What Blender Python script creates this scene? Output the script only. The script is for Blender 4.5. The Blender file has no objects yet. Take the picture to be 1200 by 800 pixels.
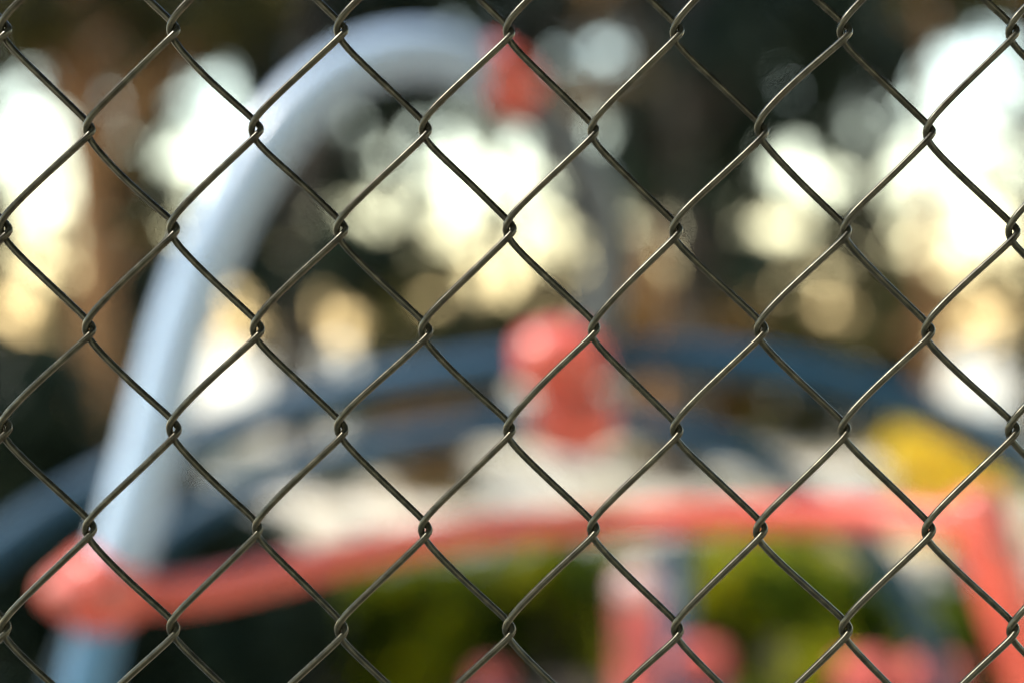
import bpy, bmesh, math, random
from mathutils import Vector, Matrix
import numpy as np

random.seed(7)
rng = np.random.default_rng(11)
scene = bpy.context.scene
COL = scene.collection

# ------------------------------------------------------------------ camera
CAM_H = 1.25
FOCUS = 0.55
FPX = 1200 * 50.0 / 36.0          # photograph pixels per unit tangent
cam_d = bpy.data.cameras.new('camera')
cam = bpy.data.objects.new('camera', cam_d)
COL.objects.link(cam)
cam.location = (0, 0, CAM_H)
cam.rotation_euler = (math.radians(90), 0, 0)
cam_d.lens = 50
cam_d.sensor_width = 36
cam_d.clip_start = 0.02
cam_d.clip_end = 3000
cam_d.dof.use_dof = True
cam_d.dof.focus_distance = FOCUS
cam_d.dof.aperture_fstop = 2.25
scene.camera = cam

# ------------------------------------------------------------------ light
SUN_EL = math.radians(55)
SUN_ROT = math.radians(-93)        # 0 = straight ahead (+Y), positive = to the right
sun_dir = Vector((math.sin(SUN_ROT) * math.cos(SUN_EL), math.cos(SUN_ROT) * math.cos(SUN_EL), math.sin(SUN_EL)))
world = bpy.data.worlds.new('World')
scene.world = world
world.use_nodes = True
wn = world.node_tree
sky = wn.nodes.new('ShaderNodeTexSky')
sky.sky_type = 'NISHITA'
sky.sun_disc = False
sky.sun_elevation = SUN_EL
sky.sun_rotation = SUN_ROT
sky.air_density = 1.9
sky.dust_density = 0.5
sky.ozone_density = 0.4
bg = wn.nodes['Background']
bg.inputs['Strength'].default_value = 0.15
wn.links.new(sky.outputs['Color'], bg.inputs['Color'])
sun_l = bpy.data.lights.new('sun', 'SUN')
sun_l.energy = 2.0
sun_l.angle = math.radians(0.5)
sun_l.color = (1.0, 0.93, 0.82)
sun = bpy.data.objects.new('sun', sun_l)
COL.objects.link(sun)
sun.rotation_euler = sun_dir.to_track_quat('Z', 'Y').to_euler()
scene.view_settings.view_transform = 'Standard'
scene.view_settings.look = 'None'
scene.view_settings.gamma = 1.0
scene.view_settings.exposure = 1.95
scene.render.engine = 'CYCLES'
scene.cycles.use_denoising = True
scene.cycles.denoising_input_passes = 'RGB'
scene.cycles.use_adaptive_sampling = False
scene.cycles.sampling_pattern = 'TABULATED_SOBOL'
scene.cycles.max_bounces = 8
scene.cycles.transparent_max_bounces = 8
scene.cycles.sample_clamp_indirect = 6


# ------------------------------------------------------------------ helpers
def P(px, py, d):
    """world point standing d metres in front of the viewer, sighted at a photograph pixel"""
    return Vector(((px - 600) * d / FPX, d, CAM_H - (py - 400) * d / FPX))


def link(name, me, mat=None, parent=None, loc=None):
    o = bpy.data.objects.new(name, me)
    COL.objects.link(o)
    if mat is not None:
        me.materials.append(mat)
    if parent is not None:
        o.parent = parent
    if loc is not None:
        o.location = loc
    return o


def tag(o, label=None, cat=None, group=None, kind=None):
    if label: o['label'] = label
    if cat: o['category'] = cat
    if group: o['group'] = group
    if kind: o['kind'] = kind
    return o


def empty(name, loc=(0, 0, 0)):
    o = bpy.data.objects.new(name, None)
    COL.objects.link(o)
    o.location = loc
    o.empty_display_size = 0.1
    return o


def catmull(pts, n=10):
    pts = [Vector(p) for p in pts]
    if len(pts) < 3:
        return pts
    out = []
    ext = [2 * pts[0] - pts[1]] + pts + [2 * pts[-1] - pts[-2]]
    for i in range(1, len(ext) - 2):
        a, b, c, d = ext[i - 1], ext[i], ext[i + 1], ext[i + 2]
        for k in range(n):
            t = k / n
            out.append(0.5 * ((2 * b) + (c - a) * t + (2 * a - 5 * b + 4 * c - d) * t * t
                              + (3 * b - a - 3 * c + d) * t ** 3))
    out.append(pts[-1])
    return out


def tube_data(pts, radii, sides=10, caps=True, v=None, f=None):
    """parallel-transported tube; returns lists of verts and faces"""
    v = [] if v is None else v
    f = [] if f is None else f
    n = len(pts)
    if not hasattr(radii, '__len__'):
        radii = [radii] * n
    base = len(v)
    tang = []
    for i in range(n):
        a = pts[max(0, i - 1)]
        b = pts[min(n - 1, i + 1)]
        t = (b - a)
        tang.append(t.normalized() if t.length > 1e-9 else Vector((0, 0, 1)))
    ref = Vector((0, 1, 0)) if abs(tang[0].y) < 0.9 else Vector((1, 0, 0))
    nrm = (ref - tang[0] * ref.dot(tang[0])).normalized()
    for i in range(n):
        nrm = (nrm - tang[i] * nrm.dot(tang[i])).normalized()
        bn = tang[i].cross(nrm)
        for k in range(sides):
            a = 2 * math.pi * k / sides
            v.append(pts[i] + (nrm * math.cos(a) + bn * math.sin(a)) * radii[i])
    for i in range(n - 1):
        for k in range(sides):
            k2 = (k + 1) % sides
            f.append((base + i * sides + k, base + i * sides + k2, base + (i + 1) * sides + k2, base + (i + 1) * sides + k))
    if caps:
        f.append(tuple(base + k for k in range(sides - 1, -1, -1)))
        f.append(tuple(base + (n - 1) * sides + k for k in range(sides)))
    return v, f


def mesh_from(name, v, f, smooth=True):
    me = bpy.data.meshes.new(name)
    me.from_pydata([tuple(p) for p in v], [], f)
    me.update()
    if smooth:
        me.polygons.foreach_set('use_smooth', [True] * len(me.polygons))
    return me


def tube(name, pts, r, mat, parent=None, sides=20, loc=None):
    v, f = tube_data(pts, r, sides)
    return link(name, mesh_from(name, v, f), mat, parent, loc)


def lathe_data(a, b, prof, sides=24):
    """profile of (t along a->b in metres, radius)"""
    ax = (b - a).normalized()
    pts = [a + ax * t for t, r in prof]
    ref = Vector((0, 0, 1)) if abs(ax.z) < 0.9 else Vector((1, 0, 0))
    nrm = (ref - ax * ref.dot(ax)).normalized()
    bn = ax.cross(nrm)
    v, f = [], []
    for (t, r), p in zip(prof, pts):
        for k in range(sides):
            an = 2 * math.pi * k / sides
            v.append(p + (nrm * math.cos(an) + bn * math.sin(an)) * max(r, 1e-4))
    n = len(prof)
    for i in range(n - 1):
        for k in range(sides):
            k2 = (k + 1) % sides
            f.append((i * sides + k, i * sides + k2, (i + 1) * sides + k2, (i + 1) * sides + k))
    f.append(tuple(range(sides - 1, -1, -1)))
    f.append(tuple((n - 1) * sides + k for k in range(sides)))
    return v, f


# ------------------------------------------------------------------ materials
def new_mat(name):
    m = bpy.data.materials.new(name)
    m.use_nodes = True
    nt = m.node_tree
    return m, nt, nt.nodes['Principled BSDF']


def ramp(nt, fac, stops):
    r = nt.nodes.new('ShaderNodeValToRGB')
    el = r.color_ramp.elements
    while len(el) > 1:
        el.remove(el[-1])
    el[0].position, el[0].color = stops[0][0], (*stops[0][1], 1)
    for p, c in stops[1:]:
        e = el.new(p)
        e.color = (*c, 1)
    nt.links.new(fac, r.inputs['Fac'])
    return r.outputs['Color']


def noise(nt, scale, detail=4, rough=0.6, coord='Object', stretch=None):
    tc = nt.nodes.new('ShaderNodeTexCoord')
    n = nt.nodes.new('ShaderNodeTexNoise')
    n.inputs['Scale'].default_value = scale
    n.inputs['Detail'].default_value = detail
    n.inputs['Roughness'].default_value = rough
    src = tc.outputs[coord]
    if stretch:
        mp = nt.nodes.new('ShaderNodeMapping')
        mp.inputs['Scale'].default_value = stretch
        nt.links.new(src, mp.inputs['Vector'])
        src = mp.outputs['Vector']
    nt.links.new(src, n.inputs['Vector'])
    return n.outputs['Fac']


def bump(nt, bsdf, height, strength=0.2, dist=0.01):
    b = nt.nodes.new('ShaderNodeBump')
    b.inputs['Strength'].default_value = strength
    b.inputs['Distance'].default_value = dist
    nt.links.new(height, b.inputs['Height'])
    nt.links.new(b.outputs['Normal'], bsdf.inputs['Normal'])


def wire_mat():
    m, nt, b = new_mat('weathered_galvanised_wire')
    n1 = noise(nt, 260, 5, 0.65)
    c = ramp(nt, n1, [(0.25, (0.010, 0.010, 0.006)), (0.5, (0.036, 0.034, 0.021)), (0.68, (0.068, 0.062, 0.042)), (0.8, (0.045, 0.026, 0.012))])
    patina = ramp(nt, noise(nt, 45, 4, 0.6), [(0.35, (0.62, 0.56, 0.46)), (0.5, (1, 1, 1)), (0.66, (1.0, 0.98, 0.9))])
    mul = nt.nodes.new('ShaderNodeMix')
    mul.data_type = 'RGBA'
    mul.blend_type = 'MULTIPLY'
    mul.inputs[0].default_value = 1.0
    nt.links.new(c, mul.inputs[6])
    nt.links.new(patina, mul.inputs[7])
    nt.links.new(mul.outputs[2], b.inputs['Base Color'])
    b.inputs['Metallic'].default_value = 0.55
    n2 = noise(nt, 700, 3, 0.6)
    r = nt.nodes.new('ShaderNodeMapRange')
    r.inputs['To Min'].default_value = 0.24
    r.inputs['To Max'].default_value = 0.42
    nt.links.new(n2, r.inputs['Value'])
    nt.links.new(r.outputs['Result'], b.inputs['Roughness'])
    bump(nt, b, noise(nt, 900, 4, 0.7), 0.12, 0.0003)
    return m


def paint_mat(name, col, rough=0.3, coat=0.3, wear=0.12):
    m, nt, b = new_mat(name)
    lo = tuple(c * (1 - wear) for c in col)
    hi = tuple(min(1, c * (1 + wear * 0.6)) for c in col)
    c = ramp(nt, noise(nt, 14, 6, 0.65), [(0.3, lo), (0.55, col), (0.75, hi)])
    nt.links.new(c, b.inputs['Base Color'])
    b.inputs['Roughness'].default_value = rough
    b.inputs['Coat Weight'].default_value = coat
    b.inputs['Coat Roughness'].default_value = 0.15
    bump(nt, b, noise(nt, 120, 3, 0.5), 0.05, 0.002)
    return m


def leaf_mat(name, stops, trans=0.4, patchy=False):
    m, nt, b = new_mat(name)
    g = nt.nodes.new('ShaderNodeNewGeometry')
    c = ramp(nt, g.outputs['Random Per Island'], stops)
    if patchy:                                    # young and old growth
        mul = nt.nodes.new('ShaderNodeMix')
        mul.data_type = 'RGBA'
        mul.blend_type = 'MULTIPLY'
        mul.inputs[0].default_value = 1.0
        nt.links.new(c, mul.inputs[6])
        nt.links.new(ramp(nt, noise(nt, 3.6, 3, 0.5), [(0.42, (0.1, 0.2, 0.2)), (0.52, (0.7, 0.8, 0.6)), (0.62, (1, 1, 1))]), mul.inputs[7])
        c = mul.outputs[2]
    nt.links.new(c, b.inputs['Base Color'])
    b.inputs['Roughness'].default_value = 0.55
    b.inputs['Specular IOR Level'].default_value = 0.15
    t = nt.nodes.new('ShaderNodeBsdfTranslucent')
    hs = nt.nodes.new('ShaderNodeHueSaturation')
    hs.inputs['Saturation'].default_value = 1.15
    hs.inputs['Value'].default_value = 1.5
    nt.links.new(c, hs.inputs['Color'])
    nt.links.new(hs.outputs['Color'], t.inputs['Color'])
    mx = nt.nodes.new('ShaderNodeMixShader')
    mx.inputs['Fac'].default_value = trans
    nt.links.new(b.outputs['BSDF'], mx.inputs[1])
    nt.links.new(t.outputs['BSDF'], mx.inputs[2])
    nt.links.new(mx.outputs['Shader'], nt.nodes['Material Output'].inputs['Surface'])
    return m


def bark_mat(name, lo, hi):
    m, nt, b = new_mat(name)
    n = noise(nt, 9, 8, 0.7, stretch=(1, 1, 0.25))
    nt.links.new(ramp(nt, n, [(0.3, lo), (0.7, hi)]), b.inputs['Base Color'])
    b.inputs['Roughness'].default_value = 0.9
    bump(nt, b, n, 0.8, 0.04)
    return m


M_WIRE = wire_mat()
M_PALE = paint_mat('pale_blue_paint', (0.29, 0.385, 0.52), 0.45, 0.2)
M_BLUE = paint_mat('deep_blue_paint', (0.005, 0.040, 0.082), 0.5, 0.0)
M_RED = paint_mat('coral_red_paint', (0.56, 0.08, 0.052), 0.38, 0.25)
M_PALE_SHADED = paint_mat('shaded_pale_blue_paint', (0.05, 0.15, 0.27), 0.45, 0.1)  # darker blue holding the shade on the arch's lower leg
M_SLATE = paint_mat('slate_grey_paint', (0.05, 0.064, 0.078), 0.45, 0.2)
M_BLUE.node_tree.nodes['Principled BSDF'].inputs['Specular IOR Level'].default_value = 0.3
M_STEEL = paint_mat('bolt_steel', (0.12, 0.09, 0.08), 0.65, 0.0)
M_STEEL.node_tree.nodes['Principled BSDF'].inputs['Metallic'].default_value = 0.3
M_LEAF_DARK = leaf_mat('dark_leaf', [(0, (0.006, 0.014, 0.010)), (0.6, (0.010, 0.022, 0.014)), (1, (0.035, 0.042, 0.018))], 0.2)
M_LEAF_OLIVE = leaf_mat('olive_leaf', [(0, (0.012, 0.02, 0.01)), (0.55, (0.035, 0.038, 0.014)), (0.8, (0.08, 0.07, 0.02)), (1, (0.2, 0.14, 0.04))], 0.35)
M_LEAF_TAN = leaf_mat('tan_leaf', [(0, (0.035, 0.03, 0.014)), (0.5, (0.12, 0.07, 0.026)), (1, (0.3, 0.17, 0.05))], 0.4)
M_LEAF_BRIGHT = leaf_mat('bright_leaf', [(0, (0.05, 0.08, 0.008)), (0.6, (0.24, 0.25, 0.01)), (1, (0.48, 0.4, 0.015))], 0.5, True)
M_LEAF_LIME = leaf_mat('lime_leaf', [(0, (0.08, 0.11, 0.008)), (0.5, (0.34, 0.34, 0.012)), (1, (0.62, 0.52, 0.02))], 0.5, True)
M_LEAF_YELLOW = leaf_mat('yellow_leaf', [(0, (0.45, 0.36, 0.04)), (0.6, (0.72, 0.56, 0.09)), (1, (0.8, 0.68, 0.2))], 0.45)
M_BARK = bark_mat('brown_bark', (0.13, 0.065, 0.028), (0.42, 0.21, 0.085))
M_BARK_DARK = bark_mat('dark_bark', (0.02, 0.016, 0.012), (0.06, 0.046, 0.033))


def ground_mat():
    m, nt, b = new_mat('pale_sandy_ground')
    n = noise(nt, 0.9, 7, 0.62)
    c = ramp(nt, n, [(0.36, (0.16, 0.13, 0.05)), (0.45, (0.34, 0.27, 0.14)), (0.52, (0.55, 0.48, 0.38)), (0.7, (0.66, 0.6, 0.5))])
    nt.links.new(c, b.inputs['Base Color'])
    b.inputs['Roughness'].default_value = 0.95
    bump(nt, b, noise(nt, 30, 6, 0.7), 0.4, 0.02)
    return m


# ------------------------------------------------------------------ ground
def build_ground():
    v, f = [], []
    n = 80
    ext = 900.0
    xs = [math.copysign(abs(t) ** 3, t) * ext for t in np.linspace(-1, 1, n + 1)]
    ys = [math.copysign(abs(t) ** 3, t) * ext for t in np.linspace(-1, 1, n + 1)]
    for y in ys:
        for x in xs:
            r = math.hypot(x, y)
            v.append(Vector((x, y, 0.03 * math.sin(x * 0.35) * math.cos(y * 0.27) * min(1, max(0, (r - 6) / 10)))))
    for j in range(n):
        for i in range(n):
            a = j * (n + 1) + i
            f.append((a, a + 1, a + n + 2, a + n + 1))
    o = link('ground', mesh_from('ground', v, f), ground_mat())
    tag(o, 'pale sandy playground ground lit by the sun', None, None, 'structure')


build_ground()


def build_shade_sheet():  # dark sheet added for the shade on the ground under the shrubs
    m, nt, b = new_mat('shaded_ground_tone')
    nt.links.new(ramp(nt, noise(nt, 25, 6, 0.7), [(0.3, (0.018, 0.013, 0.009)), (0.7, (0.07, 0.05, 0.035))]), b.inputs['Base Color'])
    b.inputs['Roughness'].default_value = 0.95
    bump(nt, b, noise(nt, 60, 4, 0.7), 0.8, 0.03)
    r = random.Random(4)
    v, f = [Vector((0.2, 5.2, 0.03))], []
    n = 60
    for k in range(n):
        a = 2 * math.pi * k / n
        q = 1 + r.uniform(-.05, .05)
        v.append(Vector((0.2 + 4.2 * math.cos(a) * q, 5.2 + 1.7 * math.sin(a) * q, 0.004)))
    for k in range(n):
        f.append((0, 1 + k, 1 + (k + 1) % n))
    o = link('ground_shade_sheet', mesh_from('ground_shade_sheet', v, f), m)
    tag(o, 'dark sheet for the shade under the shrubs', None, None, 'structure')


build_shade_sheet()

# ------------------------------------------------------------------ chain-link fence
PX = FOCUS / FPX                      # metres per photograph pixel on the fence
COLW = 98.45 * PX                     # distance between columns of knots
PERIOD = 233.5 * PX                   # one full zigzag of a wire
WR = 4.1 * PX                        # wire radius
AMP = (98.45 / 2 + 4.3) * PX
DEP = 5.3 * PX


HALF = PERIOD / 2


def half_profile(n=400, rl=15 * PX, rr=5 * PX):
    """sideways course of a wire from its wide left bend (0) to its tight right bend (1)"""
    z = np.linspace(0, HALF, n)
    d = z / np.sqrt(z * z + rl * rl) * (HALF - z) / np.sqrt((HALF - z) ** 2 + rr * rr)
    x = np.concatenate([[0], np.cumsum((d[1:] + d[:-1]) / 2)])
    return z / HALF, x / x[-1]


PROF = half_profile()


def strand_mesh(name, seed, n_per, jitter=1.0):
    """starts at mid height of a front run; right bends at PERIOD/4 + k PERIOD"""
    r = random.Random(seed)
    pts = []
    jx = [r.gauss(0, 0.8) * PX * jitter for _ in range(n_per * 2 + 3)]
    jb = [r.gauss(0, 1.3) * PX * jitter for _ in range(n_per * 2 + 3)]
    jz = [r.gauss(0, 1.0) * PX * jitter for _ in range(n_per * 2 + 3)]
    ts = [0, .02, .045, .075, .11, .15, .2, .27, .36, .46, .56, .66, .74, .81, .86, .9, .93, .955, .98]
    for hseg in range(n_per * 2 + 1):
        front = hseg % 2 == 0
        for t in ts:
            h = hseg + t                              # counts half periods from a left bend
            if h < 0.5 or h > n_per * 2 + 0.5:
                continue
            q = t if front else 1 - t                 # 0 at the left bend, 1 at the right bend
            x = AMP * (2 * float(np.interp(q, PROF[0], PROF[1])) - 1)
            zz = q * HALF
            y = DEP * math.tanh(zz / (11 * PX)) * math.tanh((HALF - zz) / (8 * PX)) * (-1 if front else 1)
            z = (h - 0.5) * HALF
            s = t * t * (3 - 2 * t)
            a = hseg
            x += jx[a] * (1 - s) + jx[a + 1] * s
            z += jz[a] * (1 - s) + jz[a + 1] * s
            bow = math.sin(math.pi * t) ** 2
            x += jb[a] * bow
            y += jb[(a * 7 + 3) % len(jb)] * 0.8 * bow
            pts.append(Vector((x, y, z)))
    v, f = tube_data(pts, WR, 12)
    return mesh_from(name, v, f)


def build_fence():
    f0 = empty('chain_link_fence', (0, FOCUS, 0))
    tag(f0, 'weathered grey chain link fence close to the viewer, in sharp focus', 'fence')
    n_per = 24
    # knots of the column at pixel x=597 stand at y=35, 270, 502, 737
    def zpix(py):
        return CAM_H - (py - 400) * PX
    col0 = (597 - 600) * PX
    z_ref = zpix(269.5)                           # even columns have a knot here
    meshes = [strand_mesh('wire', 100 + i, n_per) for i in range(12)]
    for me in meshes:
        me.materials.append(M_WIRE)
    nside = 34
    for i in range(-nside, nside):
        # strand between column i and i+1: right bend at column i+1
        xc = col0 + (i + 0.5) * COLW
        # right bend occurs at local z = PERIOD/4 (+ k PERIOD) ; column i+1 has knots at z_ref (even) or z_ref+PERIOD/2 (odd)
        par = (i + 1) % 2
        zr = z_ref + (PERIOD / 2 if par else 0)
        z0 = zr - PERIOD / 4
        kdown = math.floor((z0 - 0.04) / PERIOD)
        z0 -= kdown * PERIOD
        o = bpy.data.objects.new('wire', meshes[(i * 5) % 12])
        COL.objects.link(o)
        o.parent = f0
        o.location = (xc, 0, z0)
    # frame of the fence: end posts, top rail, bottom tension wire (all outside the photograph's view)
    w = nside * COLW
    top = 0.04 + n_per * PERIOD
    mp = paint_mat('galvanised_pipe', (0.33, 0.33, 0.32), 0.4, 0.0)
    mp.node_tree.nodes['Principled BSDF'].inputs['Metallic'].default_value = 0.8
    for s in (-1, 1):
        tube('post', [Vector((s * (w + 0.03), 0.03, -0.05)), Vector((s * (w + 0.03), 0.03, top + 0.1))], 0.03, mp, f0, 20)
    tube('top_rail', [Vector((-w - 0.02, 0.028, top + 0.03)), Vector((w + 0.02, 0.028, top + 0.03))], 0.021, mp, f0, 16)
    tube('tension_wire', [Vector((-w - 0.02, 0.006, 0.07)), Vector((w + 0.02, 0.006, 0.07))], 0.002, mp, f0, 8)
    f0.rotation_euler = (0, 0, math.radians(0.15))


build_fence()


# ------------------------------------------------------------------ climbing frame
def to_ground(pts, d, splay=0.0):
    p = pts[-1].copy()
    return pts + [Vector((p.x + splay * 0.6, p.y, p.z * 0.5)), Vector((p.x + splay, p.y, -0.08))]


def clamp(parent, center, axis, prof, bolts=2, side=Vector((0, -1, 0)), bolt_r=0.055, k_=0.8):
    k_ *= KD
    prof = [(t * k_, r * k_) for t, r in prof]
    bolt_r *= k_
    a = center - axis.normalized() * 0.0
    v, f = lathe_data(a, a + axis, prof, 28)
    o = link('clamp', mesh_from('clamp', v, f), M_RED, parent)
    for k in range(bolts):
        t = (k - (bolts - 1) / 2) * 0.055
        p = center + axis.normalized() * t + side * bolt_r
        vv, ff = lathe_data(p, p + side, [(-0.01, 0.012), (0.008, 0.012), (0.012, 0.009), (0.0125, 0.0)], 6)
        link('bolt', mesh_from('bolt', vv, ff, False), M_STEEL, o)
    return o


KD = 0.85                             # the frame is a small one, about two metres from the viewer


def build_climber():
    c = empty('climbing_frame', (0, 2.1, 0))
    tag(c, 'blurred climbing frame of pale blue arch, deep blue curved bars and coral red joints', 'climbing frame')
    def L(p):
        return p - Vector((0, 2.1, 0))
    def PC(px, py, d):
        return P(px, py, d * KD)
    # pale arch
    a1 = [(70, 1050, 2.2), (92, 860, 2.2), (108, 775, 2.2), (128, 690, 2.2), (160, 590, 2.22), (188, 480, 2.25), (215, 380, 2.28),
          (252, 280, 2.31), (300, 190, 2.36), (360, 116, 2.41), (428, 74, 2.46), (495, 63, 2.5), (555, 78, 2.55), (603, 110, 2.6)]
    pts = [L(PC(*q)) for q in a1]
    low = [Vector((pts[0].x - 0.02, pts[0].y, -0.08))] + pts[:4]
    tube('leg_tube', catmull(low, 8), KD * 0.038, M_PALE_SHADED, c, 24)  # lower end of the arch, its shade put into the colour
    pts = pts[3:]
    tube('arch_tube', catmull(pts, 10), KD * 0.047, M_PALE, c, 28)
    a2 = [(600, 104, 2.598), (652, 152, 2.65), (692, 215, 2.7), (712, 285, 2.75), (708, 350, 2.78), (692, 410, 2.8), (680, 440, 2.8), (674, 462, 2.81)]
    tube('arch_tube', catmull([L(PC(*q)) for q in a2], 8), KD * 0.040, M_SLATE, c, 24)
    # deep blue curved bars
    b1 = [(-190, 1000, 2.85), (-150, 830, 2.85), (-80, 710, 2.85), (20, 625, 2.85), (130, 560, 2.85), (260, 503, 2.84), (420, 456, 2.83), (560, 432, 2.82),
          (680, 421, 2.82), (800, 420, 2.82), (920, 433, 2.82), (1040, 465, 2.83), (1140, 508, 2.84), (1230, 568, 2.85),
          (1310, 660, 2.85), (1370, 800, 2.85), (1390, 1000, 2.85)]
    pts = [L(PC(*q)) for q in b1]
    pts = [Vector((pts[0].x, pts[0].y, -0.08))] + pts + [Vector((pts[-1].x, pts[-1].y, -0.08))]
    tube('curved_bar', catmull(pts, 8), KD * 0.036, M_BLUE, c, 24)
    b2 = [(40, 1000, 2.95), (60, 850, 2.95), (110, 720, 2.95), (200, 625, 2.95), (310, 565, 2.94), (430, 525, 2.93), (550, 505, 2.92), (680, 498, 2.92),
          (790, 508, 2.92), (880, 538, 2.92), (960, 590, 2.93), (1030, 650, 2.94), (1080, 730, 2.95), (1110, 850, 2.95), (1120, 1000, 2.95)]
    pts = [L(PC(*q)) for q in b2]
    pts = [Vector((pts[0].x, pts[0].y, -0.08))] + pts + [Vector((pts[-1].x, pts[-1].y, -0.08))]
    tube('curved_bar', catmull(pts, 8), KD * 0.029, M_BLUE, c, 24)
    # coral red rail and leaning post
    r1 = [(128, 692, 2.22), (190, 696, 2.25), (260, 687, 2.28), (340, 668, 2.32), (430, 646, 2.36), (540, 624, 2.4), (660, 612, 2.42), (780, 607, 2.42),
          (900, 605, 2.4), (1000, 604, 2.36), (1080, 608, 2.3), (1150, 614, 2.24)]
    tube('red_rail', catmull([L(PC(*q)) for q in r1], 8), KD * 0.028, M_RED, c, 24)
    p1 = [(1146, 600, 2.22), (1158, 632, 2.21), (1180, 700, 2.2), (1207, 775, 2.2), (1238, 862, 2.2), (1275, 1000, 2.2)]
    pts = [L(PC(*q)) for q in p1]
    pts.append(Vector((pts[-1].x + 0.05, pts[-1].y, -0.08)))
    tube('red_post', catmull(pts, 8), KD * 0.046, M_RED, c, 24)
    # joints
    ax = Vector((1, 0.1, 0.03))
    fr = Vector((0, -1, 0.1)).normalized()
    clamp(c, L(PC(118, 690, 2.2)), ax,
          [(-0.09, 0.0), (-0.089, 0.014), (-0.08, 0.022), (-0.03, 0.064), (-0.012, 0.070), (0.02, 0.069), (0.06, 0.044), (0.068, 0.036), (0.069, 0.028)], 2, fr, 0.066, 1.0)
    clamp(c, L(PC(657, 422, 2.79)), Vector((1, 0, 0.02)),
          [(-0.088, 0.03), (-0.086, 0.040), (-0.075, 0.052), (-0.05, 0.065), (-0.02, 0.072), (0, 0.073), (0.02, 0.072), (0.05, 0.065), (0.075, 0.052), (0.086, 0.040), (0.088, 0.03)], 2, fr, 0.066, 1.0)
    clamp(c, L(PC(672, 492, 2.86)), Vector((1, 0, 0.0)),
          [(-0.084, 0.028), (-0.082, 0.038), (-0.068, 0.056), (-0.036, 0.069), (0, 0.073), (0.036, 0.069), (0.068, 0.056), (0.082, 0.038), (0.084, 0.028)], 2, fr, 0.055, 1.0)
    d = (PC(640, 140, 2.64) - PC(560, 80, 2.56))
    clamp(c, L(PC(592, 95, 2.585)), d,
          [(-0.075, 0.056), (-0.074, 0.064), (-0.06, 0.070), (0, 0.074), (0.06, 0.070), (0.074, 0.064), (0.075, 0.05)], 2, Vector((0, -1, 0.1)).normalized(), 0.071, 0.76)
    clamp(c, L(PC(1150, 612, 2.22)), PC(1152, 620, 2.21) - PC(1138, 575, 2.22),
          [(-0.07, 0.0), (-0.068, 0.03), (-0.055, 0.05), (-0.03, 0.061), (0.03, 0.063), (0.06, 0.061), (0.068, 0.05)], 2, Vector((0, -1, 0.1)).normalized(), 0.06, 0.78)


build_climber()


# ------------------------------------------------------------------ stepping pods and short posts behind the bar
def step_pod(px, py, d, rad, label, hgt=None):
    rad *= 0.75
    top = P(px, py, d)
    o = empty('stepping_pod', (top.x, d, 0))
    tag(o, label, 'stepping pod', 'coral red stepping pods in the shade')
    v, f = lathe_data(Vector((0, 0, top.z)), Vector((0, 0, top.z + 1)),
                      [(-0.10, rad * 0.35), (-0.085, rad * 0.8), (-0.07, rad * 0.97), (-0.045, rad), (-0.02, rad * 0.95), (-0.006, rad * 0.7), (0, 0.0)], 28)
    link('cap', mesh_from('cap', v, f), M_PODRED, o)
    tube('pole', [Vector((0, 0, -0.05)), Vector((0, 0, top.z - 0.06))], 0.045, M_BLUE, o, 18)


def short_post(px, py, d, rad, mat, cap, label, cat):
    top = P(px, py, d)
    o = empty('short_post', (top.x, d, 0))
    tag(o, label, cat)
    tube('shaft', [Vector((0, 0, -0.05)), Vector((0, 0, top.z - rad * 0.6))], rad, mat, o, 24)
    v, f = lathe_data(Vector((0, 0, top.z)), Vector((0, 0, top.z + 1)),
                      [(-rad * 1.5, rad * 1.05), (-rad * 0.8, rad * 1.08), (-rad * 0.3, rad * 0.8), (-rad * 0.08, rad * 0.45), (0, 0.0)], 28)
    link('cap', mesh_from('cap', v, f), cap, o)


M_PODRED = paint_mat('matt_red_plastic', (0.45, 0.07, 0.055), 0.65, 0.0)
M_NAVY = paint_mat('matt_navy_paint', (0.02, 0.045, 0.08), 0.7, 0.0)
M_CAP = paint_mat('pale_pink_cap', (0.5, 0.33, 0.32), 0.5, 0.1)
step_pod(822, 752, 3.3, 0.085, 'small coral red stepping pod beside the pale topped post')
step_pod(575, 778, 3.4, 0.06, 'coral red stepping pod left of the pale topped post')
step_pod(1015, 768, 3.5, 0.10, 'dull red stepping pod below the bright green shrub')
step_pod(1095, 768, 3.3, 0.10, 'coral red stepping pod beside the leaning red post')
short_post(748, 662, 3.2, 0.052, M_PODRED, M_CAP, 'coral red short post with a pale pink cap below the red rail', 'post')
short_post(792, 628, 3.6, 0.035, M_NAVY, M_NAVY, 'thin dark blue short post right of the pale capped post', 'post')


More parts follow.
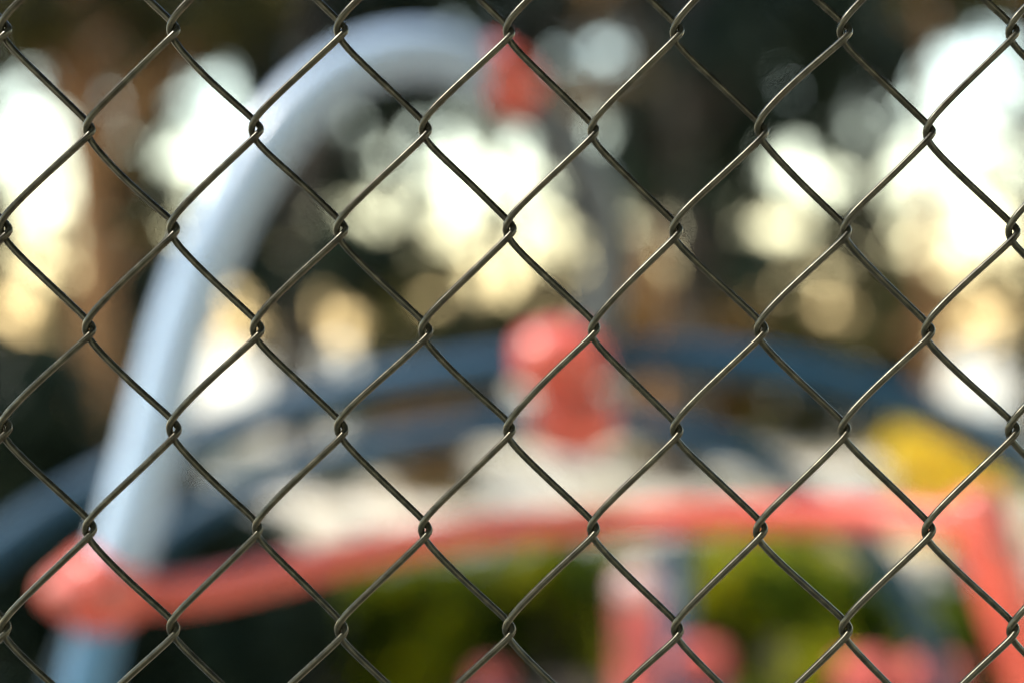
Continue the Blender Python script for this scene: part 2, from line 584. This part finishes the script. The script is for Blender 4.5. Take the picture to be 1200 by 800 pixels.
# ------------------------------------------------------------------ vegetation
def leaf_cloud(clumps, leaf, density, seed):
    """clumps: (center Vector, rx, ry, rz, fill); returns verts, faces of folded leaves (each leaf its own island)"""
    r = np.random.default_rng(seed)
    V, F = [], []
    base = 0
    for c, rx, ry, rz, fill in clumps:
        n = max(6, int(density * fill * (rx * rz * math.pi) / (leaf * leaf * 0.5)))
        d = r.normal(size=(n, 3))
        d /= np.linalg.norm(d, axis=1)[:, None]
        rad = r.random(n) ** 0.42
        rad *= 1 + 0.18 * np.sin(d[:, 0] * 5 + seed) * np.cos(d[:, 2] * 6)
        ctr = np.array(c)[None, :] + d * rad[:, None] * np.array([rx, ry, rz])[None, :]
        u = r.normal(size=(n, 3)); u /= np.linalg.norm(u, axis=1)[:, None]
        w = r.normal(size=(n, 3)); w -= u * (w * u).sum(1)[:, None]; w /= np.linalg.norm(w, axis=1)[:, None]
        nn = np.cross(u, w)
        s = leaf * (0.65 + 0.7 * r.random(n))[:, None]
        tip0 = ctr - u * s * 0.6
        tip1 = ctr + u * s * 0.6
        l1 = ctr + w * s * 0.33 + nn * s * 0.12
        l2 = ctr - w * s * 0.33 + nn * s * 0.12
        blk = np.stack([tip0, l1, tip1, l2], 1).reshape(-1, 3)
        V.append(blk)
        idx = base + 4 * np.arange(n)
        F.append(np.stack([idx, idx + 1, idx + 2, idx, idx + 2, idx + 3], 1).reshape(-1, 3))
        base += 4 * n
    return np.concatenate(V), np.concatenate(F)


def np_mesh(name, V, F):
    me = bpy.data.meshes.new(name)
    nv, nf = len(V), len(F)
    me.vertices.add(nv)
    me.vertices.foreach_set('co', V.astype(np.float32).ravel())
    me.loops.add(nf * 3)
    me.loops.foreach_set('vertex_index', F.astype(np.int32).ravel())
    me.polygons.add(nf)
    me.polygons.foreach_set('loop_start', np.arange(0, nf * 3, 3, dtype=np.int32))
    me.update(calc_edges=True)
    return me


def make_tree(name, label, px, d, trunk_r, height, clumps, leafmat, bark, leaf=0.12, density=2.4, seed=1, top=14, lean=0.0, cat='tree', cr=1.6, fork=0.45, depth=1.0):
    """clumps: (px, py, radius px, fill[, distance offset]) of the crown's low boughs; the crown's upper boughs are grown at random"""
    r = random.Random(seed)
    base = Vector(((px - 600) * d / FPX, d, 0))
    o = empty(name, base)
    tag(o, label, cat)
    cl = []
    for q in clumps:
        cx, cy, cr_, fill = q[:4]
        dd = d + (q[4] if len(q) > 4 else r.uniform(-1.0, 1.0) * depth)
        c = P(cx, cy, dd)
        rr = cr_ * dd / FPX
        for k in range(3):
            off = Vector((r.uniform(-.4, .4), r.uniform(-.9, .9), r.uniform(-.4, .4))) * rr
            cl.append((c + off - base, rr * r.uniform(.55, .8), rr * r.uniform(.7, 1.1), rr * r.uniform(.5, .75), fill))
    low = height * 0.62
    for k in range(top):
        a = r.uniform(0, 6.28); rad = cr * math.sqrt(r.random())
        z = r.uniform(low, height)
        rr = r.uniform(.5, .85) * cr * 0.5
        cl.append((Vector((rad * math.cos(a), rad * math.sin(a), z)), rr, rr, rr * .75, 0.8))
    V, F = leaf_cloud(cl, leaf, density, seed)
    link('crown', np_mesh('crown', V, F), leafmat, o)
    tv, tf = [], []
    hz = height * 0.85
    tp = [Vector((0, 0, -0.15)), Vector((0.01, 0, 0.25)), Vector((lean * 0.3 + 0.03, 0.02, hz * 0.25)), Vector((lean * 0.6 - 0.03, -0.03, hz * 0.5)),
          Vector((lean * 0.9, 0.05, hz * 0.75)), Vector((lean, 0, hz))]
    tpp = catmull(tp, 6)
    m = len(tpp)
    tube_data(tpp, [trunk_r * (1.35 if i == 0 else 1.12 if i < 4 else 1.0) * (1 - 0.75 * i / m) for i in range(m)], 12, True, tv, tf)
    for c, rx, ry, rz, fill in cl[::2]:
        z0 = min(hz * 0.9, max(hz * 0.22, c.z - 0.6 * math.hypot(c.x, c.y) - 0.2))
        s = min(tpp, key=lambda p: abs(p.z - z0))
        mid = (s + c) / 2 + Vector((r.uniform(-.15, .15), r.uniform(-.15, .15), r.uniform(.0, .25)))
        lp = catmull([s, mid, c], 5)
        r0 = trunk_r * 0.28
        tube_data(lp, [r0 * (1 - 0.8 * i / len(lp)) for i in range(len(lp))], 6, True, tv, tf)
    link('trunk', mesh_from('trunk', tv, tf), bark, o)
    return o


def make_shrub(name, label, clumps, d, leafmat, leaf=0.05, density=6, seed=1, cat='shrub', group=None):
    r = random.Random(seed)
    xs = [q[0] for q in clumps]
    base = Vector(((sum(xs) / len(xs) - 600) * d / FPX, d, 0))
    o = empty(name, base)
    tag(o, label, cat, group)
    cl, tv, tf = [], [], []
    for q in clumps:
        cx, cy, rp, fill = q[:4]
        dd = d + (q[4] if len(q) > 4 else r.uniform(-.25, .25))
        c = P(cx, cy, dd) - base
        rr = rp * dd / FPX
        cl.append((c, rr, rr * 1.0, rr * 0.85, fill))
        z = c.z - rr
        while z > -0.02:                            # foliage reaches down to the ground
            cl.append((Vector((c.x + r.uniform(-.1, .1), c.y + r.uniform(-.1, .1), z)), rr * .95, rr * .95, rr * .8, fill))
            z -= rr * 1.1
        s = Vector((c.x * 0.4, c.y * 0.4, -0.05))
        lp = catmull([s, (s + c) / 2 + Vector((r.uniform(-.05, .05), 0, .04)), c], 5)
        tube_data(lp, [0.022 * (1 - 0.8 * i / len(lp)) for i in range(len(lp))], 6, True, tv, tf)
    V, F = leaf_cloud(cl, leaf, density, seed)
    V[:, 2] = np.maximum(V[:, 2], 0.005)
    link('foliage', np_mesh('foliage', V, F), leafmat, o)
    link('stem', mesh_from('stem', tv, tf), M_BARK_DARK, o)
    return o


# --- trees behind the playground
make_tree('tree', 'slender tree with sunlit orange brown trunk at the far left', 108, 9.0, 0.17, 6.5,
          [(40, 15, 70, 1), (150, 25, 75, 1), (270, 25, 70, 1), (185, 110, 40, .8), (160, 190, 35, .8), (180, 280, 30, .8), (20, 60, 30, .7)],
          M_LEAF_OLIVE, M_BARK, 0.09, 4.5, 3, 4, -0.05, depth=.8)
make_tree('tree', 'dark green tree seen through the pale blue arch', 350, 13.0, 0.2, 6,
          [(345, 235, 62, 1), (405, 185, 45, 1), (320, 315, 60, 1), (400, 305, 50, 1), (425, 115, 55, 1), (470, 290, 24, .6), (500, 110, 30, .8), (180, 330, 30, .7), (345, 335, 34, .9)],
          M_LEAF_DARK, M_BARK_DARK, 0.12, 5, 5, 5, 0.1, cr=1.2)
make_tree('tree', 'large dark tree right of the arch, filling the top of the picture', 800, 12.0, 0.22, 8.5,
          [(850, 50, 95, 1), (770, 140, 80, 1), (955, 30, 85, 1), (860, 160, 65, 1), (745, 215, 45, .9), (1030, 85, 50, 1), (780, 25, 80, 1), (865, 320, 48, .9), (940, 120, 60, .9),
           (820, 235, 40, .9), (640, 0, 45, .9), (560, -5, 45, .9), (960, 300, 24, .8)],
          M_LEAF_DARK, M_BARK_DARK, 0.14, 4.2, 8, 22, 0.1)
make_tree('tree', 'small olive tree framed by the lower half of the arch', 575, 18.0, 0.15, 6,
          [(575, 375, 40, 1), (515, 335, 36, .7), (625, 225, 20, .4), (470, 350, 34, .7)],
          M_LEAF_OLIVE, M_BARK_DARK, 0.13, 4, 12, 8, 0.0, cr=1.3)
make_tree('tree', 'thin tan leaved tree right of the dark blue arch end', 770, 16.0, 0.13, 6,
          [(750, 310, 40, .7), (800, 330, 50, .8), (800, 380, 40, .8), (735, 370, 36, .7), (850, 385, 40, .8)],
          M_LEAF_TAN, M_BARK, 0.13, 4, 15, 8, 0.0, cr=1.3)
make_tree('tree', 'sparse tree against the bright sky at the right', 1085, 15.0, 0.14, 7,
          [(1060, 340, 46, .8), (1110, 350, 32, .8), (1030, 385, 40, .8), (1160, 185, 28, .3), (1185, 335, 26, .6), (940, 380, 40, .7), (1000, 400, 40, .7), (1120, 20, 30, .5)],
          M_LEAF_OLIVE, M_BARK, 0.12, 4, 19, 12, 0.1, cr=1.4)

# --- the grove further back: eight trees whose low boughs leave openings to the sky
OPEN = [(40, 170, 48), (70, 265, 62), (15, 120, 38), (15, 340, 38), (240, 150, 52), (245, 205, 45), (250, 400, 55), (380, 405, 66), (330, 415, 40),
        (540, 195, 72), (620, 185, 66), (480, 225, 42), (560, 270, 36), (645, 300, 60), (595, 318, 44), (692, 90, 46), (695, 130, 36),
        (935, 218, 42), (885, 265, 28), (985, 360, 34), (1085, 35, 32), (1015, 10, 24), (1110, 170, 84), (1185, 110, 100), (1060, 230, 60), (1165, 260, 80),
        (1110, 415, 62), (1180, 410, 60), (1150, 50, 56), (450, 190, 22), (735, 330, 22), (1010, 150, 22), (925, 85, 16), (700, 195, 16)]
GROVE = [(-40, 21, 'far grove tree at the very left edge'), (165, 24, 'far grove tree left of the pale arch leg'),
         (320, 22, 'far grove tree behind the left shoulder of the arch'), (470, 26, 'far grove tree behind the middle of the arch'),
         (665, 24, 'far grove tree behind the dark arch end'), (850, 21, 'far grove tree behind the large dark tree'),
         (1020, 25, 'far grove tree left of the bright sky opening'), (1215, 23, 'far grove tree at the right edge behind the sky opening')]
gr = random.Random(5)
boughs = {k: [] for k in range(len(GROVE))}
STEP = 27
for gy in range(-70, 425, STEP):
    for gx in range(-150, 1350, STEP):
        x = gx + gr.uniform(-11, 11); y = gy + gr.uniform(-11, 11)
        airy = any(math.hypot(x - ox, y - oy) < orr * 1.05 for ox, oy, orr in OPEN)
        core = any(math.hypot(x - ox, y - oy) < orr * 0.55 for ox, oy, orr in OPEN)
        if gr.random() > (0.48 if core else 0.70 if airy else 0.86):
            continue
        rad = gr.uniform(10, 16) if airy else gr.uniform(18, 27)
        k = min(range(len(GROVE)), key=lambda q: abs(GROVE[q][0] - x) + gr.uniform(0, 60))
        boughs[k].append((x, y, rad, 1.0, gr.uniform(-1.6, 1.6)))
for k, (gx, gd, lab) in enumerate(GROVE):
    make_tree('tree', lab, gx, gd, 0.2, 10, boughs[k], (M_LEAF_OLIVE, M_LEAF_DARK, M_LEAF_DARK, M_LEAF_DARK, M_LEAF_DARK, M_LEAF_DARK, M_LEAF_OLIVE, M_LEAF_TAN)[k],
              M_BARK_DARK, 0.19, 7.0, 50 + k, 16, 0.1, cr=2.2)

# --- unseen trees added to dim the sky, crowns cut open along sun paths
SUN_GAPS = [((-0.13, 2.08, 1.65), 0.8), ((-0.35, 2.0, 1.4), 0.5), ((0.3, 2.08, 1.03), 0.7), ((0.68, 1.87, 0.85), 0.5), ((0.0, 0.55, 1.25), 0.75), ((0.9, 5.0, 0.45), 1.1), ((-0.4, 5.0, 0.4), 0.7),
        ((0.3, 10.0, 0.0), 1.4), ((1.6, 11.5, 0.0), 1.2), ((-1.0, 11.5, 0.0), 0.9), ((2.6, 10.5, 0.3), 1.0), ((0.6, 13.0, 0.0), 0.6), ((3.5, 12.5, 0.0), 0.5), ((2.7, 9.0, 0.6), 1.0), ((-2.6, 9.0, 2.6), 0.6), ((0.17, 2.4, 1.2), 0.5), ((-0.53, 1.87, 0.92), 0.16)]


def added_shade_tree(loc, label, height, low, cr, n, seed, mat, dens=4.5):  # unseen tree added to shade the playground
    r = random.Random(seed)
    o = empty('tree', loc)
    tag(o, label, 'tree')
    base = Vector(loc)
    cl = []
    while len(cl) < n:
        a = r.uniform(0, 6.283); q = cr * math.sqrt(r.random())
        c = Vector((q * math.cos(a), q * math.sin(a), r.uniform(low, height)))
        rr = r.uniform(.55, 1.0)
        n -= 0.02
        w = c + base
        if any((w - Vector(g) - sun_dir * (w - Vector(g)).dot(sun_dir)).length < gr_ + rr * 0.8 for g, gr_ in SUN_GAPS):
            n -= 0.3  # clump left out to keep a sun path open
            continue
        if w.z < 1.25 + 0.27 * w.y + rr + 0.4 and abs(w.x) < 0.42 * w.y + rr:
            continue
        cl.append((c, rr, rr, rr * 0.7, 1.0))
    V, F = leaf_cloud(cl, 0.2, dens, seed)
    link('crown', np_mesh('crown', V, F), mat, o)
    tv, tf = [], []
    tpp = catmull([Vector((0, 0, -0.15)), Vector((0.02, 0, 0.3)), Vector((0.05, 0.04, low * 0.6)), Vector((-0.03, 0, low)), Vector((0, 0, height * 0.85))], 6)
    tube_data(tpp, [0.2 * (1.3 if i == 0 else 1.0) * (1 - 0.7 * i / len(tpp)) for i in range(len(tpp))], 12, True, tv, tf)
    for c, rx, ry, rz, fill in cl[::2]:
        st = min(tpp, key=lambda p: abs(p.z - max(low * 0.55, c.z - 1.2)))
        lp = catmull([st, (st + c) / 2 + Vector((r.uniform(-.2, .2), r.uniform(-.2, .2), .2)), c], 4)
        tube_data(lp, [0.055 * (1 - 0.8 * i / len(lp)) for i in range(len(lp))], 6, True, tv, tf)
    link('trunk', mesh_from('trunk', tv, tf), M_BARK, o)


added_shade_tree((3.4, 1.2, 0), 'added shade tree outside the picture to the right of the fence', 8.0, 3.2, 3.2, 70, 77, M_LEAF_DARK)
added_shade_tree((3.0, -3.2, 0), 'added shade tree outside the picture behind the viewer on the right', 8.0, 2.6, 3.2, 70, 78, M_LEAF_DARK)
added_shade_tree((-1.5, -4.5, 0), 'broad added shade tree outside the picture behind the viewer', 8.0, 2.4, 3.4, 70, 79, M_LEAF_DARK)
added_shade_tree((-4.6, 0.2, 0), 'added shade tree outside the picture to the left of the fence', 8.0, 4.6, 3.0, 50, 80, M_LEAF_OLIVE)
added_shade_tree((-4.6, 6.6, 0), 'tall added shade tree outside the picture to the left of the grove', 9.0, 4.2, 3.4, 70, 81, M_LEAF_DARK)
added_shade_tree((4.6, 7.0, 0), 'tall added shade tree outside the picture to the right of the grove', 9.0, 4.2, 3.6, 70, 82, M_LEAF_DARK)
added_shade_tree((-7.5, 12.5, 0), 'tallest added shade tree outside the picture to the left', 10.5, 4.2, 3.6, 70, 83, M_LEAF_DARK)

# --- shrubs
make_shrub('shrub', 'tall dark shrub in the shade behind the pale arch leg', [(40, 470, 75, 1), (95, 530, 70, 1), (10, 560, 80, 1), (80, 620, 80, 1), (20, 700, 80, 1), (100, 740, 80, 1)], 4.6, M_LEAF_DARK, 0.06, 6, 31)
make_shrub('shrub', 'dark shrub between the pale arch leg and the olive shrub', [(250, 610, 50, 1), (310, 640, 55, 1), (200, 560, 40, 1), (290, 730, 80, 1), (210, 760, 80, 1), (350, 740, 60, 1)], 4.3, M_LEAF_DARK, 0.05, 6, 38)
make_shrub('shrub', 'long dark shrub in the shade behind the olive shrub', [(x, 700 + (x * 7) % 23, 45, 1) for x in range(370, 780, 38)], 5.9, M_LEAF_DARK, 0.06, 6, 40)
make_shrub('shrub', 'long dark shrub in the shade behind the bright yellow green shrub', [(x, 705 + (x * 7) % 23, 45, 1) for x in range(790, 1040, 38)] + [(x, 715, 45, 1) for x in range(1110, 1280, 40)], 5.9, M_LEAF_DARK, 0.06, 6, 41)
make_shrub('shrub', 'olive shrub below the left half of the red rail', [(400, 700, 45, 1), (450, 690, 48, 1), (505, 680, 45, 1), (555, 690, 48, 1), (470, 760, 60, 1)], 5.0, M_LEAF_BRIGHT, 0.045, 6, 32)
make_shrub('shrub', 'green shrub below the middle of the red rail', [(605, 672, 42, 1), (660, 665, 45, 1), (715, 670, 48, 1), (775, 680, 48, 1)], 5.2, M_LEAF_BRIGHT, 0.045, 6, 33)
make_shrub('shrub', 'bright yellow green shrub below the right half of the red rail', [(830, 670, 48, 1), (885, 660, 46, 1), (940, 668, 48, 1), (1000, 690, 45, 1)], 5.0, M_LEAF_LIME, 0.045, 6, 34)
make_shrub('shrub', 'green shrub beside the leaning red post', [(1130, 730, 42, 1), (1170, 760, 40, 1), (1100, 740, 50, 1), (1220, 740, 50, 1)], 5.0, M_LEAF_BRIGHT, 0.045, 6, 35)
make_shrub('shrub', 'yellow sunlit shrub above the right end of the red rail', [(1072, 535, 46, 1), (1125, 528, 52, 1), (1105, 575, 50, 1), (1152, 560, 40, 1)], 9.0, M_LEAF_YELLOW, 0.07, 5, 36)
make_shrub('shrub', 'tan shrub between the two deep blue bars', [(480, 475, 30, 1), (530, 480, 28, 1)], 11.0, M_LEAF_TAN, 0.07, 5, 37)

US = [(-60, 395, 'low dark bush at the foot of the far left grove'), (60, 415, 'low dark bush right of the orange brown trunk'), (155, 405, 'low dark bush behind the pale arch leg'),
      (470, 385, 'low bush behind the left half of the upper blue bar'), (565, 372, 'dark bush left of the middle red joint'),
      (760, 395, 'tan bush right of the middle red joint'), (860, 385, 'tan bush at the foot of the large dark tree'), (940, 395, 'olive bush under the small round opening'),
      (1045, 380, 'olive bush left of the low bright opening'), (1260, 395, 'olive bush beyond the right edge')]
for k, (ux, uy, lab) in enumerate(US):
    rr = random.Random(900 + k)
    make_shrub('bush', lab, [(ux + rr.uniform(-45, 45), uy + rr.uniform(-8, 25), rr.uniform(24, 38), rr.choice((.6, .9))) for _ in range(5)], 17 + rr.uniform(-1.5, 2.5),
               (M_LEAF_DARK, M_LEAF_DARK, M_LEAF_DARK, M_LEAF_OLIVE, M_LEAF_DARK, M_LEAF_TAN, M_LEAF_TAN, M_LEAF_OLIVE, M_LEAF_OLIVE, M_LEAF_OLIVE)[k], 0.12, 4.5, 900 + k, 'bush')


# --- low plants scattered over the sandy ground behind the climbing frame
def ground_cover():
    r = random.Random(61)
    V, F, base = [], [], 0
    for mi, (mat, cnt) in enumerate(((M_LEAF_OLIVE, 34), (M_LEAF_LIME, 22), (M_LEAF_TAN, 26))):
        cl = []
        for _ in range(cnt):
            y = r.uniform(7.5, 19)
            x = r.uniform(-0.42, 0.5) * y
            q = r.uniform(.10, .30)
            cl.append((Vector((x, y, q * 0.4)), q, q, q * 0.6, 1.0))
        v, f = leaf_cloud(cl, 0.07, 4, 300 + mi)
        v[:, 2] = np.maximum(v[:, 2], 0.006)
        V.append(v); F.append(f + base); base += len(v)
    nf = [len(f) for f in F]
    me = np_mesh('ground_cover', np.concatenate(V), np.concatenate(F))
    o = link('ground_cover', me, M_LEAF_OLIVE)
    me.materials.append(M_LEAF_LIME)
    me.materials.append(M_LEAF_TAN)
    me.polygons.foreach_set('material_index', np.repeat(np.arange(3, dtype=np.int32), nf))
    tag(o, 'low tufts of plants scattered over the sandy ground behind the climbing frame', 'ground cover', None, 'stuff')


ground_cover()
